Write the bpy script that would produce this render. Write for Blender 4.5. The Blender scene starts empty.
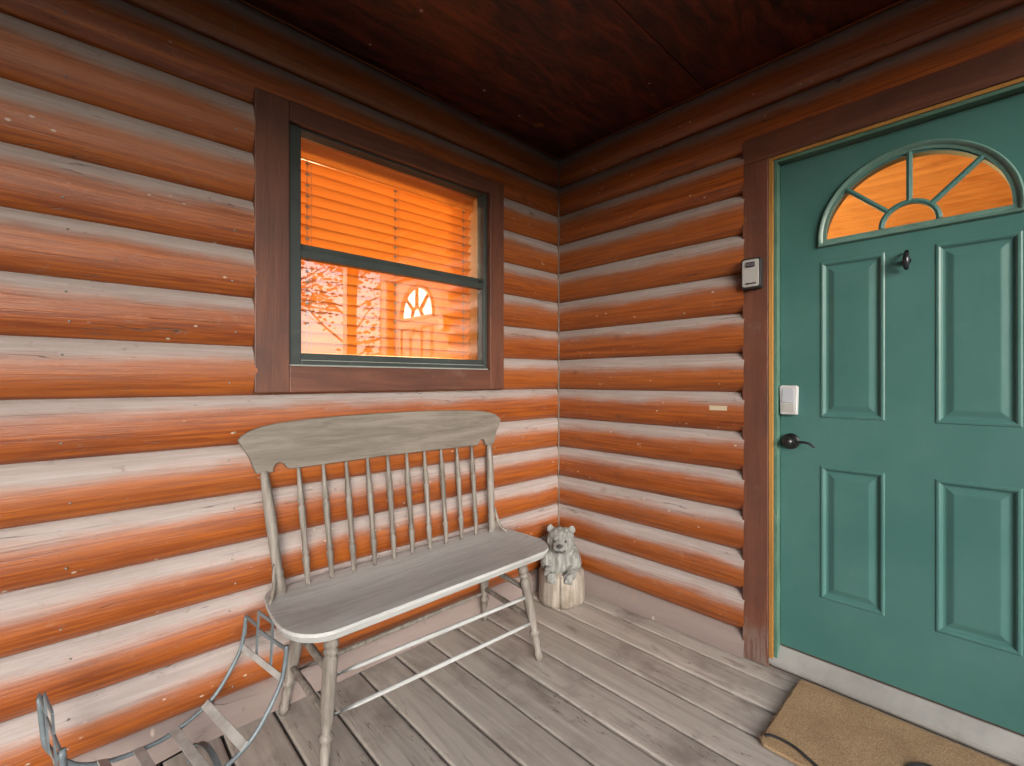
import bpy, bmesh, math, random
from mathutils import Vector, Matrix, noise as mnoise
random.seed(7)
PI = math.pi
S = bpy.context.scene
COL = S.collection

# ------------------------------------------------------------------ camera
cam = bpy.data.cameras.new('camera')
cam.sensor_width = 36.0
cam.lens = 36.0 * 460 / 1024
cam.shift_y = -3.0 / 1024
cam.clip_start = 0.02
cam.clip_end = 2000
camo = bpy.data.objects.new('camera', cam)
COL.objects.link(camo)
camo.location = (1.886, -2.173, 1.23)
camo.rotation_euler = (PI / 2, 0, math.atan2(.7274, .6862))
S.camera = camo

# ------------------------------------------------------------------ world, sun, exposure
SUN_EL, SUN_AZ = math.radians(14), math.radians(-30)      # low veiled sun shining in under the eave
w = bpy.data.worlds.new('World'); S.world = w; w.use_nodes = True
nt = w.node_tree; nt.nodes.clear()
sky = nt.nodes.new('ShaderNodeTexSky'); sky.sky_type = 'NISHITA'; sky.sun_disc = False
sky.sun_elevation = SUN_EL; sky.sun_rotation = math.radians(90) - SUN_AZ
sky.air_density = 1.0; sky.dust_density = 3.0; sky.ozone_density = 1.0
hs = nt.nodes.new('ShaderNodeHueSaturation'); hs.inputs['Saturation'].default_value = .48
bg = nt.nodes.new('ShaderNodeBackground'); bg.inputs['Strength'].default_value = .15
wo = nt.nodes.new('ShaderNodeOutputWorld')
# thin overcast: the cloud layer is brighter overhead than at the horizon
tc = nt.nodes.new('ShaderNodeTexCoord'); sp = nt.nodes.new('ShaderNodeSeparateXYZ'); nt.links.new(tc.outputs['Generated'], sp.inputs[0])
mr = nt.nodes.new('ShaderNodeMapRange'); nt.links.new(sp.outputs[2], mr.inputs[0])
for q, v in ((1, .0), (2, .9), (3, 2.1), (4, 4.0)): mr.inputs[q].default_value = v
vm = nt.nodes.new('ShaderNodeVectorMath'); vm.operation = 'SCALE'
nt.links.new(sky.outputs[0], hs.inputs['Color']); nt.links.new(hs.outputs[0], vm.inputs[0]); nt.links.new(mr.outputs[0], vm.inputs['Scale'])
tn = nt.nodes.new('ShaderNodeVectorMath'); tn.operation = 'MULTIPLY'; tn.inputs[1].default_value = (.985, .99, 1.03)     # cool cloud cover
nt.links.new(vm.outputs[0], tn.inputs[0]); nt.links.new(tn.outputs[0], bg.inputs['Color'])
nt.links.new(bg.outputs[0], wo.inputs['Surface'])
sl = bpy.data.lights.new('sun', 'SUN'); sl.energy = .21; sl.angle = math.radians(22); sl.color = (1, .99, .98)
so = bpy.data.objects.new('sun', sl); COL.objects.link(so)
sd = Vector((math.cos(SUN_EL) * math.cos(SUN_AZ), math.cos(SUN_EL) * math.sin(SUN_AZ), math.sin(SUN_EL)))
so.rotation_euler = sd.to_track_quat('Z', 'Y').to_euler()
S.view_settings.view_transform = 'Standard'
S.view_settings.look = 'None'
S.view_settings.exposure = .50
S.view_settings.gamma = 1
S.view_settings.use_curve_mapping = False
S.cycles.use_denoising = True
S.cycles.max_bounces = 10
S.cycles.diffuse_bounces = 2
S.cycles.glossy_bounces = 4
S.cycles.transparent_max_bounces = 12
S.cycles.sample_clamp_indirect = 8
S.cycles.caustics_reflective = False
S.cycles.caustics_refractive = False

# ------------------------------------------------------------------ object helpers
def tag(o, label=None, cat=None, group=None, kind=None):
    if label: o['label'] = label
    if cat: o['category'] = cat
    if group: o['group'] = group
    if kind: o['kind'] = kind
    return o

def empty(name, loc=(0, 0, 0), rz=0, **k):
    o = bpy.data.objects.new(name, None); COL.objects.link(o)
    o.empty_display_size = .1
    o.location = loc; o.rotation_euler = (0, 0, rz)
    return tag(o, **k)

def obj(name, bm, mats, parent=None, smooth=None, bevel=0, segs=2):
    """bm (in the coordinates of the parent) -> one mesh object"""
    if not isinstance(mats, (list, tuple)): mats = [mats]
    bmesh.ops.recalc_face_normals(bm, faces=bm.faces) if smooth != 'keep' else None
    me = bpy.data.meshes.new(name); bm.to_mesh(me); bm.free()
    for m in mats: me.materials.append(m)
    if smooth:
        for p in me.polygons: p.use_smooth = True
        if smooth is True:
            try: me.set_sharp_from_angle(angle=math.radians(40))
            except Exception: pass
    o = bpy.data.objects.new(name, me); COL.objects.link(o)
    if parent: o.parent = parent
    if bevel:
        b = o.modifiers.new('bevel', 'BEVEL'); b.width = bevel; b.segments = segs; b.limit_method = 'ANGLE'
        b.angle_limit = math.radians(40)
    return o

def box(bm, x0, x1, y0, y1, z0, z1, mi=0):
    v = [bm.verts.new((x, y, z)) for x in (x0, x1) for y in (y0, y1) for z in (z0, z1)]
    fs = [(0, 1, 3, 2), (4, 6, 7, 5), (0, 4, 5, 1), (2, 3, 7, 6), (0, 2, 6, 4), (1, 5, 7, 3)]
    out = []
    for f in fs:
        fc = bm.faces.new([v[i] for i in f]); fc.material_index = mi; out.append(fc)
    return v

def frame_of(d):
    d = d.normalized()
    up = Vector((0, 0, 1)) if abs(d.z) < .9 else Vector((1, 0, 0))
    a = d.cross(up).normalized(); b = a.cross(d).normalized()
    return a, b

def tube(bm, pts, rad, n=10, cap=True, flat=None):
    """sweep a circle (or an ellipse flat=(ra, rb)) along pts; rad float or list"""
    pts = [Vector(p) for p in pts]
    if not isinstance(rad, (list, tuple)): rad = [rad] * len(pts)
    rings = []; a = None
    for i, p in enumerate(pts):
        d = (pts[min(i + 1, len(pts) - 1)] - pts[max(i - 1, 0)])
        if a is None: a, b = frame_of(d)
        else:
            dn = d.normalized(); a = (a - dn * a.dot(dn)).normalized(); b = dn.cross(a)
        ra, rb = (rad[i], rad[i]) if flat is None else (flat[0], flat[1])
        rings.append([bm.verts.new(p + a * math.cos(2 * PI * k / n) * ra + b * math.sin(2 * PI * k / n) * rb) for k in range(n)])
    for r0, r1 in zip(rings, rings[1:]):
        for k in range(n):
            bm.faces.new((r0[k], r0[(k + 1) % n], r1[(k + 1) % n], r1[k]))
    if cap:
        bm.faces.new(rings[0][::-1]); bm.faces.new(rings[-1])

def turned(bm, p0, p1, prof, n=14):
    p0 = Vector(p0); p1 = Vector(p1)
    tube(bm, [p0.lerp(p1, t) for t, r in prof], [r for t, r in prof], n)

def band(bm, pts, wdir, wd, th):
    """a flat bar of section wd (along wdir) x th swept along pts"""
    pts = [Vector(p) for p in pts]; wdir = Vector(wdir).normalized(); rings = []
    for i, p in enumerate(pts):
        d = (pts[min(i + 1, len(pts) - 1)] - pts[max(i - 1, 0)]).normalized()
        nrm = d.cross(wdir).normalized()
        rings.append([bm.verts.new(p + wdir * a * wd / 2 + nrm * b * th / 2) for a, b in ((-1, -1), (1, -1), (1, 1), (-1, 1))])
    for r0, r1 in zip(rings, rings[1:]):
        for k in range(4): bm.faces.new((r0[k], r0[(k + 1) % 4], r1[(k + 1) % 4], r1[k]))
    bm.faces.new(rings[0][::-1]); bm.faces.new(rings[-1])

def prism(bm, poly, axis, a0, a1):
    """extrude a 2D polygon; axis 'x': poly=(y,z)  'y': poly=(x,z)  'z': poly=(x,y)"""
    def P(p, a):
        return {'x': (a, p[0], p[1]), 'y': (p[0], a, p[1]), 'z': (p[0], p[1], a)}[axis]
    v0 = [bm.verts.new(P(p, a0)) for p in poly]; v1 = [bm.verts.new(P(p, a1)) for p in poly]
    n = len(poly)
    bm.faces.new(v0); bm.faces.new(v1[::-1])
    for i in range(n): bm.faces.new((v0[i], v1[i], v1[(i + 1) % n], v0[(i + 1) % n]))

def ellipsoid(bm, c, r, rot=None, seg=24, ring=16):
    M = Matrix.Translation(c) @ (rot.to_matrix().to_4x4() if rot else Matrix()) @ Matrix.Diagonal((r[0], r[1], r[2], 1))
    bmesh.ops.create_uvsphere(bm, u_segments=seg, v_segments=ring, radius=1, matrix=M)

def BM(): return bmesh.new()

# ------------------------------------------------------------------ material helpers
class N:
    def __init__(s, name):
        s.m = bpy.data.materials.new(name); s.m.use_nodes = True
        s.t = s.m.node_tree; s.t.nodes.clear()
        s.out = s.t.nodes.new('ShaderNodeOutputMaterial')
    def n(s, typ, **k):
        nd = s.t.nodes.new('ShaderNode' + typ)
        for a, b in k.items():
            if a.startswith('i_'): nd.inputs[a[2:].replace('_', ' ')].default_value = b
            else: setattr(nd, a, b)
        return nd
    def l(s, a, b): s.t.links.new(a, b)
    def math(s, op, a, b=None, c=None, clamp=False):
        nd = s.t.nodes.new('ShaderNodeMath'); nd.operation = op; nd.use_clamp = clamp
        for i, v in enumerate((a, b, c)):
            if v is None: continue
            if isinstance(v, (int, float)): nd.inputs[i].default_value = v
            else: s.l(v, nd.inputs[i])
        return nd.outputs[0]
    def mix(s, f, a, b, typ='MIX'):
        nd = s.t.nodes.new('ShaderNodeMix'); nd.data_type = 'RGBA'; nd.blend_type = typ
        for v, i in ((f, 0), (a, 6), (b, 7)):
            if isinstance(v, (int, float)): nd.inputs[i].default_value = v
            elif isinstance(v, (tuple, list)): nd.inputs[i].default_value = (*v, 1)
            else: s.l(v, nd.inputs[i])
        return nd.outputs[2]
    def ramp(s, f, lo, hi):
        nd = s.t.nodes.new('ShaderNodeMapRange'); nd.interpolation_type = 'SMOOTHSTEP'
        s.l(f, nd.inputs[0]); nd.inputs[1].default_value = lo; nd.inputs[2].default_value = hi
        return nd.outputs[0]
    def noise(s, vec, scale, detail=4, rough=.55, dist=0):
        nd = s.n('TexNoise'); nd.inputs['Scale'].default_value = scale; nd.inputs['Detail'].default_value = detail
        nd.inputs['Roughness'].default_value = rough; nd.inputs['Distortion'].default_value = dist
        s.l(vec, nd.inputs['Vector']); return nd.outputs[0]
    def voro(s, vec, scale, rnd=1.0):
        nd = s.n('TexVoronoi'); nd.inputs['Scale'].default_value = scale; nd.inputs['Randomness'].default_value = rnd
        s.l(vec, nd.inputs['Vector']); return nd
    def scaled(s, vec, sc, off=None):
        nd = s.n('Mapping'); nd.inputs['Scale'].default_value = sc; s.l(vec, nd.inputs['Vector'])
        if off is not None: s.l(off, nd.inputs['Location'])
        return nd.outputs[0]
    def bsdf(s, color, rough=.6, bump=None, bstr=.3, bdist=.002, coat=0, croughness=.2, metal=0, spec=.5, trans=0):
        # real-world reflectance: the colours above are relative, white paint ends near .45
        color = s.mix(1.0, color, (.60, .60, .60), 'MULTIPLY')
        p = s.n('BsdfPrincipled')
        for v, i in ((color, 'Base Color'), (rough, 'Roughness'), (coat, 'Coat Weight'), (metal, 'Metallic')):
            if isinstance(v, (int, float)): p.inputs[i].default_value = v
            elif isinstance(v, (tuple, list)): p.inputs[i].default_value = (*v, 1)
            else: s.l(v, p.inputs[i])
        p.inputs['Coat Roughness'].default_value = croughness
        p.inputs['Specular IOR Level'].default_value = spec
        if bump is not None:
            b = s.n('Bump'); b.inputs['Strength'].default_value = bstr; b.inputs['Distance'].default_value = bdist
            s.l(bump, b.inputs['Height']); s.l(b.outputs[0], p.inputs['Normal'])
            if coat: s.l(b.outputs[0], p.inputs['Coat Normal'])
        s.l(p.outputs[0], s.out.inputs['Surface'])
        return s.m

def combine(k, x, y, z):
    c = k.n('CombineXYZ')
    for i, v in enumerate((x, y, z)):
        if isinstance(v, (int, float)): c.inputs[i].default_value = v
        else: k.l(v, c.inputs[i])
    return c.outputs[0]

# --- log siding: uv 'len' = (metres along the log, 0..1 up the log), uv 'id' = per-log random numbers
def mat_siding():
    k = N('stained_log_siding')
    uv = k.n('UVMap', uv_map='len').outputs[0]; idn = k.n('UVMap', uv_map='rnd').outputs[0]
    s = k.n('SeparateXYZ'); k.l(uv, s.inputs[0]); L, U = s.outputs[0], s.outputs[1]
    si = k.n('SeparateXYZ'); k.l(idn, si.inputs[0]); ra, rb = si.outputs[0], si.outputs[1]
    off = k.math('MULTIPLY', ra, 53.0)
    # grain runs along the log
    g = combine(k, k.math('MULTIPLY', L, 1.4), k.math('MULTIPLY', U, 7.0), off)
    grain = k.noise(g, 2.2, 8, .62, .6)
    gf = combine(k, k.math('MULTIPLY', L, 9.0), k.math('MULTIPLY', U, 40.0), off)
    fine = k.noise(gf, 1.6, 5, .6, .3)
    blotch = k.noise(combine(k, k.math('MULTIPLY', L, 2.2), k.math('MULTIPLY', U, 1.3), k.math('ADD', off, 9.0)), 1.5, 5, .6)
    base = k.mix(k.ramp(grain, .3, .72), (.23, .042, .006), (.54, .142, .014))
    base = k.mix(k.math('MULTIPLY', k.ramp(fine, .5, .75), .35), base, (.16, .035, .010))
    base = k.mix(k.math('MULTIPLY', k.ramp(blotch, .52, .8), .55), base, (.17, .042, .014))
    base = k.mix(k.math('MULTIPLY', k.ramp(rb, .0, 1.0), .25), base, (.55, .17, .03))
    # pale upper shoulder of every log: bleached stain plus sky sheen painted into the colour
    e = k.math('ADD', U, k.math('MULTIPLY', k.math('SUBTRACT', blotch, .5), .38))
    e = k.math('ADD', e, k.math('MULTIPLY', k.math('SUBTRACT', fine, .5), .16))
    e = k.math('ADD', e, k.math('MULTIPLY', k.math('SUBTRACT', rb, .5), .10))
    pale_mask = k.ramp(e, .50, .86)
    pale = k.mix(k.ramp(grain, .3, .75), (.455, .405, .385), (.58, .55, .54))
    col = k.mix(k.math('MULTIPLY', pale_mask, .93), base, pale)
    # pinkish half-bleached zone
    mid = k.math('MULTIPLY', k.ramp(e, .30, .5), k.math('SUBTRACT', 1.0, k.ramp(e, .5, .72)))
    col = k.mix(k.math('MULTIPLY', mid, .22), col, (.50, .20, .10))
    low = k.ramp(rb, 1.2, 1.8)
    col = k.mix(k.math('MULTIPLY', low, k.math('ADD', .45, k.math('MULTIPLY', grain, .35))), col, (.27, .195, .175))
    # knots
    kv = k.voro(combine(k, k.math('MULTIPLY', L, 1.0), k.math('MULTIPLY', U, .30), off), 3.2)
    kd = k.math('ADD', kv.outputs['Distance'], k.math('MULTIPLY', k.math('SUBTRACT', fine, .5), .02))
    knot = k.math('SUBTRACT', 1.0, k.ramp(kd, .014, .042))
    halo = k.math('SUBTRACT', 1.0, k.ramp(kd, .03, .13))
    col = k.mix(k.math('MULTIPLY', halo, .35), col, (.17, .055, .022))
    col = k.mix(k.math('MULTIPLY', knot, .8), col, (.075, .045, .035))
    # small pale chips, sap spots and dark specks
    cv = k.voro(combine(k, k.math('MULTIPLY', L, 1.0), k.math('MULTIPLY', U, .30), k.math('ADD', off, 3.0)), 17)
    gate = k.ramp(k.noise(combine(k, L, U, k.math('ADD', off, 20.0)), 2.1, 2), .52, .6)
    chip = k.math('MULTIPLY', k.math('SUBTRACT', 1.0, k.ramp(cv.outputs['Distance'], .06, .13)), gate)
    col = k.mix(k.math('MULTIPLY', chip, .9), col, (.72, .62, .52))
    dv = k.voro(combine(k, k.math('MULTIPLY', L, .6), k.math('MULTIPLY', U, .5), k.math('ADD', off, 31.0)), 13)
    dark = k.math('MULTIPLY', k.math('SUBTRACT', 1.0, k.ramp(dv.outputs['Distance'], .04, .13)),
                  k.ramp(k.noise(combine(k, L, U, k.math('ADD', off, 40.0)), 1.7, 2), .5, .62))
    col = k.mix(k.math('MULTIPLY', dark, .45), col, (.16, .10, .07))
    # scuffed, worn-through patches and long drying cracks
    sc1 = k.noise(combine(k, k.math('MULTIPLY', L, 5.0), k.math('MULTIPLY', U, 1.6), k.math('ADD', off, 71.0)), 3.0, 8, .72, .4)
    col = k.mix(k.math('MULTIPLY', k.ramp(sc1, .56, .70), .28), col, (.50, .30, .20))
    sc2 = k.noise(combine(k, k.math('MULTIPLY', L, 7.0), k.math('MULTIPLY', U, 2.2), k.math('ADD', off, 91.0)), 3.0, 8, .75, .6)
    col = k.mix(k.math('MULTIPLY', k.ramp(sc2, .58, .72), .50), col, (.12, .065, .045))
    crn = k.noise(combine(k, k.math('MULTIPLY', L, .55), k.math('MULTIPLY', U, 2.6), k.math('ADD', off, 57.0)), 2.0, 3, .5, .25)
    crack = k.math('SUBTRACT', 1.0, k.ramp(k.math('ABSOLUTE', k.math('SUBTRACT', crn, .5)), .0, .006))
    cg = k.ramp(k.noise(combine(k, k.math('MULTIPLY', L, 1.3), U, k.math('ADD', off, 63.0)), 1.8, 2), .54, .60)
    crack = k.math('MULTIPLY', crack, cg)
    col = k.mix(k.math('MULTIPLY', crack, .8), col, (.05, .028, .02))
    rough = k.math('ADD', .40, k.math('MULTIPLY', pale_mask, .30))
    h = k.math('ADD', k.math('MULTIPLY', fine, .5), k.math('ADD', grain, k.math('MULTIPLY', k.math('ADD', knot, crack), -.8)))
    return k.bsdf(col, rough, h, .6, .003, spec=.38, coat=k.math('SUBTRACT', .4, k.math('MULTIPLY', pale_mask, .25)), croughness=.36)

def mat_wood(name, c0, c1, stain=None, axis='X', scale=1.0, rough=.7, coat=0, bstr=.35, amt=.5, useid=False, worn=None, cracks=False):
    k = N(name)
    co = k.n('TexCoord').outputs['Object']
    off = None
    if useid:
        idn = k.n('UVMap', uv_map='rnd').outputs[0]
        s = k.n('SeparateXYZ'); k.l(idn, s.inputs[0])
        off = combine(k, k.math('MULTIPLY', s.outputs[0], 37.0), k.math('MULTIPLY', s.outputs[1], 3.0), k.math('MULTIPLY', s.outputs[0], 11.0))
    sc = {'X': (1, 12, 12), 'Y': (12, 1, 12), 'Z': (12, 12, 1)}[axis]
    sc = tuple(v * scale for v in sc)
    v = k.scaled(co, sc, off)
    g = k.noise(v, 1.6, 8, .65, 1.0)
    f = k.noise(k.scaled(co, tuple(q * 4 for q in sc), off), 2.0, 4, .6, .2)
    b = k.noise(k.scaled(co, (2.2, 2.2, 2.2), off), 1.6, 5, .6)
    col = k.mix(k.ramp(g, .28, .72), c0, c1)
    col = k.mix(k.math('MULTIPLY', k.ramp(f, .5, .8), .4), col, tuple(q * .55 for q in c0))
    if stain is not None:
        col = k.mix(k.math('MULTIPLY', k.ramp(b, .48, .74), amt), col, stain)
    if worn is not None:
        wv = k.noise(co, 5, 6, .7)
        col = k.mix(k.math('MULTIPLY', k.ramp(wv, .56, .72), .5), col, worn)
    if cracks:
        cn = k.noise(k.scaled(co, (.9, 9, 9), off), 2.2, 3, .5, .3)
        cr = k.math('SUBTRACT', 1.0, k.ramp(k.math('ABSOLUTE', k.math('SUBTRACT', cn, .5)), .0, .007))
        cr = k.math('MULTIPLY', cr, k.ramp(k.noise(k.scaled(co, (1.3, 3, 3), off), 1.9, 2), .50, .58))
        col = k.mix(k.math('MULTIPLY', cr, .8), col, (.07, .055, .045))
        p1 = k.noise(k.scaled(co, (3.5, 9, 9), off), 2.0, 8, .75, .7)
        col = k.mix(k.math('MULTIPLY', k.ramp(p1, .56, .70), .55), col, (.17, .13, .12))
        p2 = k.noise(k.scaled(co, (2.5, 6, 6)), 2.4, 8, .7, .9)
        col = k.mix(k.math('MULTIPLY', k.ramp(p2, .60, .75), .45), col, (.70, .67, .63))
        p3 = k.noise(k.scaled(co, (1.2, 3.2, 3)), 2.1, 6, .6)
        col = k.mix(k.math('MULTIPLY', k.ramp(p3, .60, .70), .55), col, (.17, .115, .10))
    if worn is not None and axis == 'Z':
        sz = k.n('SeparateXYZ'); k.l(co, sz.inputs[0])
        foot = k.math('SUBTRACT', 1.0, k.ramp(k.math('ADD', sz.outputs[2], k.math('MULTIPLY', k.math('SUBTRACT', b, .5), .35)), .04, .20))
        col = k.mix(k.math('MULTIPLY', k.math('MULTIPLY', foot, k.ramp(f, .3, .6)), .6), col, (.30, .26, .23))
    if useid:
        col = k.mix(k.math('MULTIPLY', s.outputs[1], .30), col, tuple(q * .62 for q in c0))
    h = k.math('ADD', g, k.math('MULTIPLY', f, .6))
    return k.bsdf(col, rough, h, bstr, .003, coat=coat, croughness=.35)

def mat_paint(name, c, rough=.45, var=.12, bstr=.12, dirt=None, sc=6, metal=0, coat=0):
    k = N(name)
    co = k.n('TexCoord').outputs['Object']
    a = k.noise(co, sc, 5, .6); b = k.noise(co, sc * 14, 3, .6)
    col = k.mix(k.ramp(a, .3, .7), tuple(q * (1 - var) for q in c), tuple(min(1, q * (1 + var)) for q in c))
    if dirt is not None:
        d = k.noise(co, sc * 1.7, 8, .7, .5)
        col = k.mix(k.math('MULTIPLY', k.ramp(d, .56, .74), .55), col, dirt)
    r = k.math('ADD', rough - .06, k.math('MULTIPLY', a, .14))
    return k.bsdf(col, r, k.math('ADD', b, a), bstr, .0012, metal=metal, coat=coat)

def mat_door():
    k = N('teal_door_paint')
    co = k.n('TexCoord').outputs['Object']
    a = k.noise(co, 2.2, 5, .6); b = k.noise(k.scaled(co, (60, 60, 5)), 1.5, 4, .6); c = k.noise(co, 9, 8, .75, .8)
    col = k.mix(k.ramp(a, .32, .68), (.064, .200, .182), (.092, .240, .222))
    col = k.mix(k.math('MULTIPLY', k.ramp(c, .60, .74), .30), col, (.17, .30, .27))
    g = k.noise(k.scaled(co, (1.2, 1.2, .5)), 3.0, 6, .7)
    col = k.mix(k.math('MULTIPLY', k.ramp(g, .52, .74), .25), col, (.045, .125, .12))
    v = k.voro(k.scaled(co, (1, 1, .45)), 7)
    sp = k.math('MULTIPLY', k.math('SUBTRACT', 1.0, k.ramp(v.outputs['Distance'], .02, .07)), k.ramp(k.noise(co, 4, 2), .55, .62))
    col = k.mix(k.math('MULTIPLY', sp, .5), col, (.30, .36, .30))
    r = k.math('ADD', .30, k.math('MULTIPLY', c, .22))
    return k.bsdf(col, r, k.math('ADD', b, k.math('MULTIPLY', a, 3.0)), .16, .002, spec=.35)

def mat_glass():
    k = N('window_glass')
    tr = k.n('BsdfTransparent'); tr.inputs[0].default_value = (.93, .95, .94, 1)
    gl = k.n('BsdfGlossy'); gl.inputs['Roughness'].default_value = .008
    fr = k.n('Fresnel'); fr.inputs['IOR'].default_value = 1.52
    geo = k.n('NewGeometry')
    b = k.n('Bump'); b.inputs['Strength'].default_value = .03; b.inputs['Distance'].default_value = .002
    co = k.n('TexCoord').outputs['Object']
    k.l(k.noise(co, 5, 2), b.inputs['Height']); k.l(b.outputs[0], gl.inputs['Normal'])
    mx = k.n('MixShader')
    f2 = k.math('MULTIPLY', k.math('MULTIPLY', fr.outputs[0], 5.5, clamp=True), k.math('SUBTRACT', 1.0, geo.outputs['Backfacing']))
    k.l(f2, mx.inputs[0]); k.l(tr.outputs[0], mx.inputs[1]); k.l(gl.outputs[0], mx.inputs[2])
    k.l(mx.outputs[0], k.out.inputs['Surface'])
    return k.m

M = {}
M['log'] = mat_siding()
M['backing'] = mat_paint('wall_core', (.10, .05, .03), .8)
M['trim'] = mat_wood('brown_stained_trim', (.125, .042, .025), (.225, .082, .046), stain=(.055, .032, .026), axis='Z', rough=.55, coat=.15, amt=.5, worn=(.25, .17, .13))
M['trimw'] = mat_wood('brown_stained_window_trim', (.125, .042, .025), (.225, .082, .046), stain=(.055, .032, .026), axis='Z', rough=.55, coat=.15, amt=.5)
M['trimh'] = mat_wood('brown_stained_header', (.125, .042, .025), (.225, .082, .046), stain=(.055, .032, .026), axis='X', rough=.55, coat=.15, amt=.5, worn=(.25, .17, .13))
M['trimy'] = mat_wood('brown_stained_sill_board', (.125, .042, .025), (.225, .082, .046), stain=(.055, .032, .026), axis='Y', rough=.55, coat=.15, amt=.5, worn=(.25, .17, .13))
M['raw'] = mat_wood('raw_yellow_wood_edge', (.42, .20, .045), (.60, .32, .08), axis='Z', rough=.5, scale=.6)
M['gap_shade'] = mat_paint('joists_and_gap_shade', (.025, .02, .016), .95)
M['deck'] = mat_wood('weathered_grey_deck', (.49, .45, .40), (.75, .695, .635), stain=(.22, .18, .16), axis='X', scale=.8, rough=.58, useid=True, amt=.75, bstr=.6, cracks=True)
M['benchwood'] = mat_wood('weathered_grey_bench_wood', (.50, .525, .525), (.68, .71, .71), stain=(.36, .36, .34), axis='Y', scale=1.2, rough=.6, amt=.5, bstr=.5)
M['benchturn'] = mat_wood('weathered_turned_wood', (.160, .142, .118), (.39, .36, .325), stain=(.10, .085, .068), axis='Z', scale=1.6, rough=.62, amt=.5, bstr=.4)
M['door'] = mat_door()
M['jamb'] = mat_paint('green_jamb_paint', (.10, .23, .175), .45, .15, .2, dirt=(.3, .34, .26), sc=9)
M['sill'] = mat_paint('worn_threshold_white', (.38, .385, .37), .42, .14, .3, dirt=(.20, .19, .175), sc=7, metal=0)
M['sashp'] = mat_paint('dark_green_grey_sash', (.052, .070, .068), .42, .15, .12, dirt=(.12, .14, .13))
M['sashw'] = mat_paint('pale_weatherstrip', (.42, .45, .42), .5)
M['glass'] = mat_glass()
M['black'] = mat_paint('black_metal', (.012, .012, .014), .28, .2, .1)
M['rubber'] = mat_paint('black_rubber', (.018, .018, .02), .6)
M['boxface'] = mat_paint('pale_grey_plastic', (.55, .56, .55), .35, .04, .05)
M['white'] = mat_paint('white_plastic', (.72, .74, .76), .3, .03, .03)
M['lightgrey'] = mat_paint('light_grey_keypad', (.60, .66, .74), .2, .03, .02)
M['cream'] = mat_paint('cream_label', (.70, .62, .45), .5, .08)
M['steel'] = mat_paint('blue_grey_weathered_steel', (.19, .24, .27), .48, .25, .5, dirt=(.50, .48, .44), sc=14, metal=.15)
M['carved'] = mat_wood('grey_carved_wood', (.20, .21, .20), (.44, .455, .435), stain=(.08, .09, .085), axis='Z', scale=2.5, rough=.75, amt=.6, bstr=.9)
M['stump'] = mat_wood('split_stump_wood', (.34, .30, .245), (.58, .53, .46), stain=(.13, .085, .045), axis='Z', scale=1.6, rough=.8, amt=.75, bstr=1.0)
M['darkcarve'] = mat_paint('dark_carved_nose', (.05, .05, .05), .5)
M['pine'] = mat_wood('varnished_orange_pine', (.45, .19, .055), (.66, .33, .11), stain=(.30, .10, .03), axis='X', scale=.35, rough=.4, amt=.5)
M['cord'] = mat_paint('white_blind_cord', (.75, .68, .55), .6)

def mat_ceiling():
    k = N('dark_red_stained_plywood')
    co = k.n('TexCoord').outputs['Object']
    idn = k.n('UVMap', uv_map='rnd').outputs[0]; s = k.n('SeparateXYZ'); k.l(idn, s.inputs[0])
    off = combine(k, k.math('MULTIPLY', s.outputs[0], 37.0), 0.0, 0.0)
    g = k.noise(k.scaled(co, (9, 2.2, 9), off), 1.5, 8, .7, 1.2)
    f = k.noise(k.scaled(co, (30, 11, 30), off), 1.5, 5, .7, .4)
    col = k.mix(k.ramp(g, .35, .72), (.035, .007, .004), (.27, .050, .016))
    col = k.mix(k.math('MULTIPLY', k.ramp(f, .55, .7), .6), col, (.012, .003, .002))
    v = k.voro(k.scaled(co, (1, .45, 1), off), 9)
    gate = k.ramp(k.noise(co, 3.1, 2), .5, .58)
    fl = k.math('MULTIPLY', k.math('SUBTRACT', 1.0, k.ramp(v.outputs['Distance'], .06, .13)), gate)
    col = k.mix(k.math('MULTIPLY', fl, .9), col, (.42, .13, .03))
    v2 = k.voro(co, 6.5)
    dt = k.math('SUBTRACT', 1.0, k.ramp(v2.outputs['Distance'], .035, .055))
    col = k.mix(k.math('MULTIPLY', dt, .9), col, (.65, .55, .45))
    return k.bsdf(col, .42, k.math('ADD', g, f), .6, .004)
M['ceiling'] = mat_ceiling()

def mat_blind():
    k = N('honey_wood_blind')
    co = k.n('TexCoord').outputs['Object']
    g = k.noise(k.scaled(co, (20, 2, 20)), 1.5, 6, .6)
    col = k.mix(k.ramp(g, .3, .7), (.82, .38, .09), (.90, .48, .14))
    p = k.n('BsdfPrincipled'); k.l(col, p.inputs['Base Color']); p.inputs['Roughness'].default_value = .45
    t = k.n('BsdfTranslucent'); t.inputs[0].default_value = (.90, .54, .20, 1)
    mx = k.n('MixShader'); mx.inputs[0].default_value = .5
    k.l(p.outputs[0], mx.inputs[1]); k.l(t.outputs[0], mx.inputs[2]); k.l(mx.outputs[0], k.out.inputs['Surface'])
    return k.m
M['blind'] = mat_blind()

def mat_coir():
    k = N('coir_fibre')
    co = k.n('TexCoord').outputs['Object']
    a = k.noise(co, 260, 4, .7); b = k.noise(co, 7, 4, .6)
    col = k.mix(k.ramp(a, .3, .7), (.36, .22, .11), (.74, .54, .31))
    col = k.mix(k.math('MULTIPLY', k.ramp(b, .4, .7), .35), col, (.28, .15, .06))
    return k.bsdf(col, .9, a, 1.0, .004)
M['coir'] = mat_coir()
M['print'] = mat_paint('black_mat_print', (.035, .033, .035), .9, .4, .6, sc=30)

def setid(bm, faces, a, b):
    lay = bm.loops.layers.uv.get('rnd') or bm.loops.layers.uv.new('rnd')
    for f in faces:
        for l in f.loops: l[lay].uv = (a, b)

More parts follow.
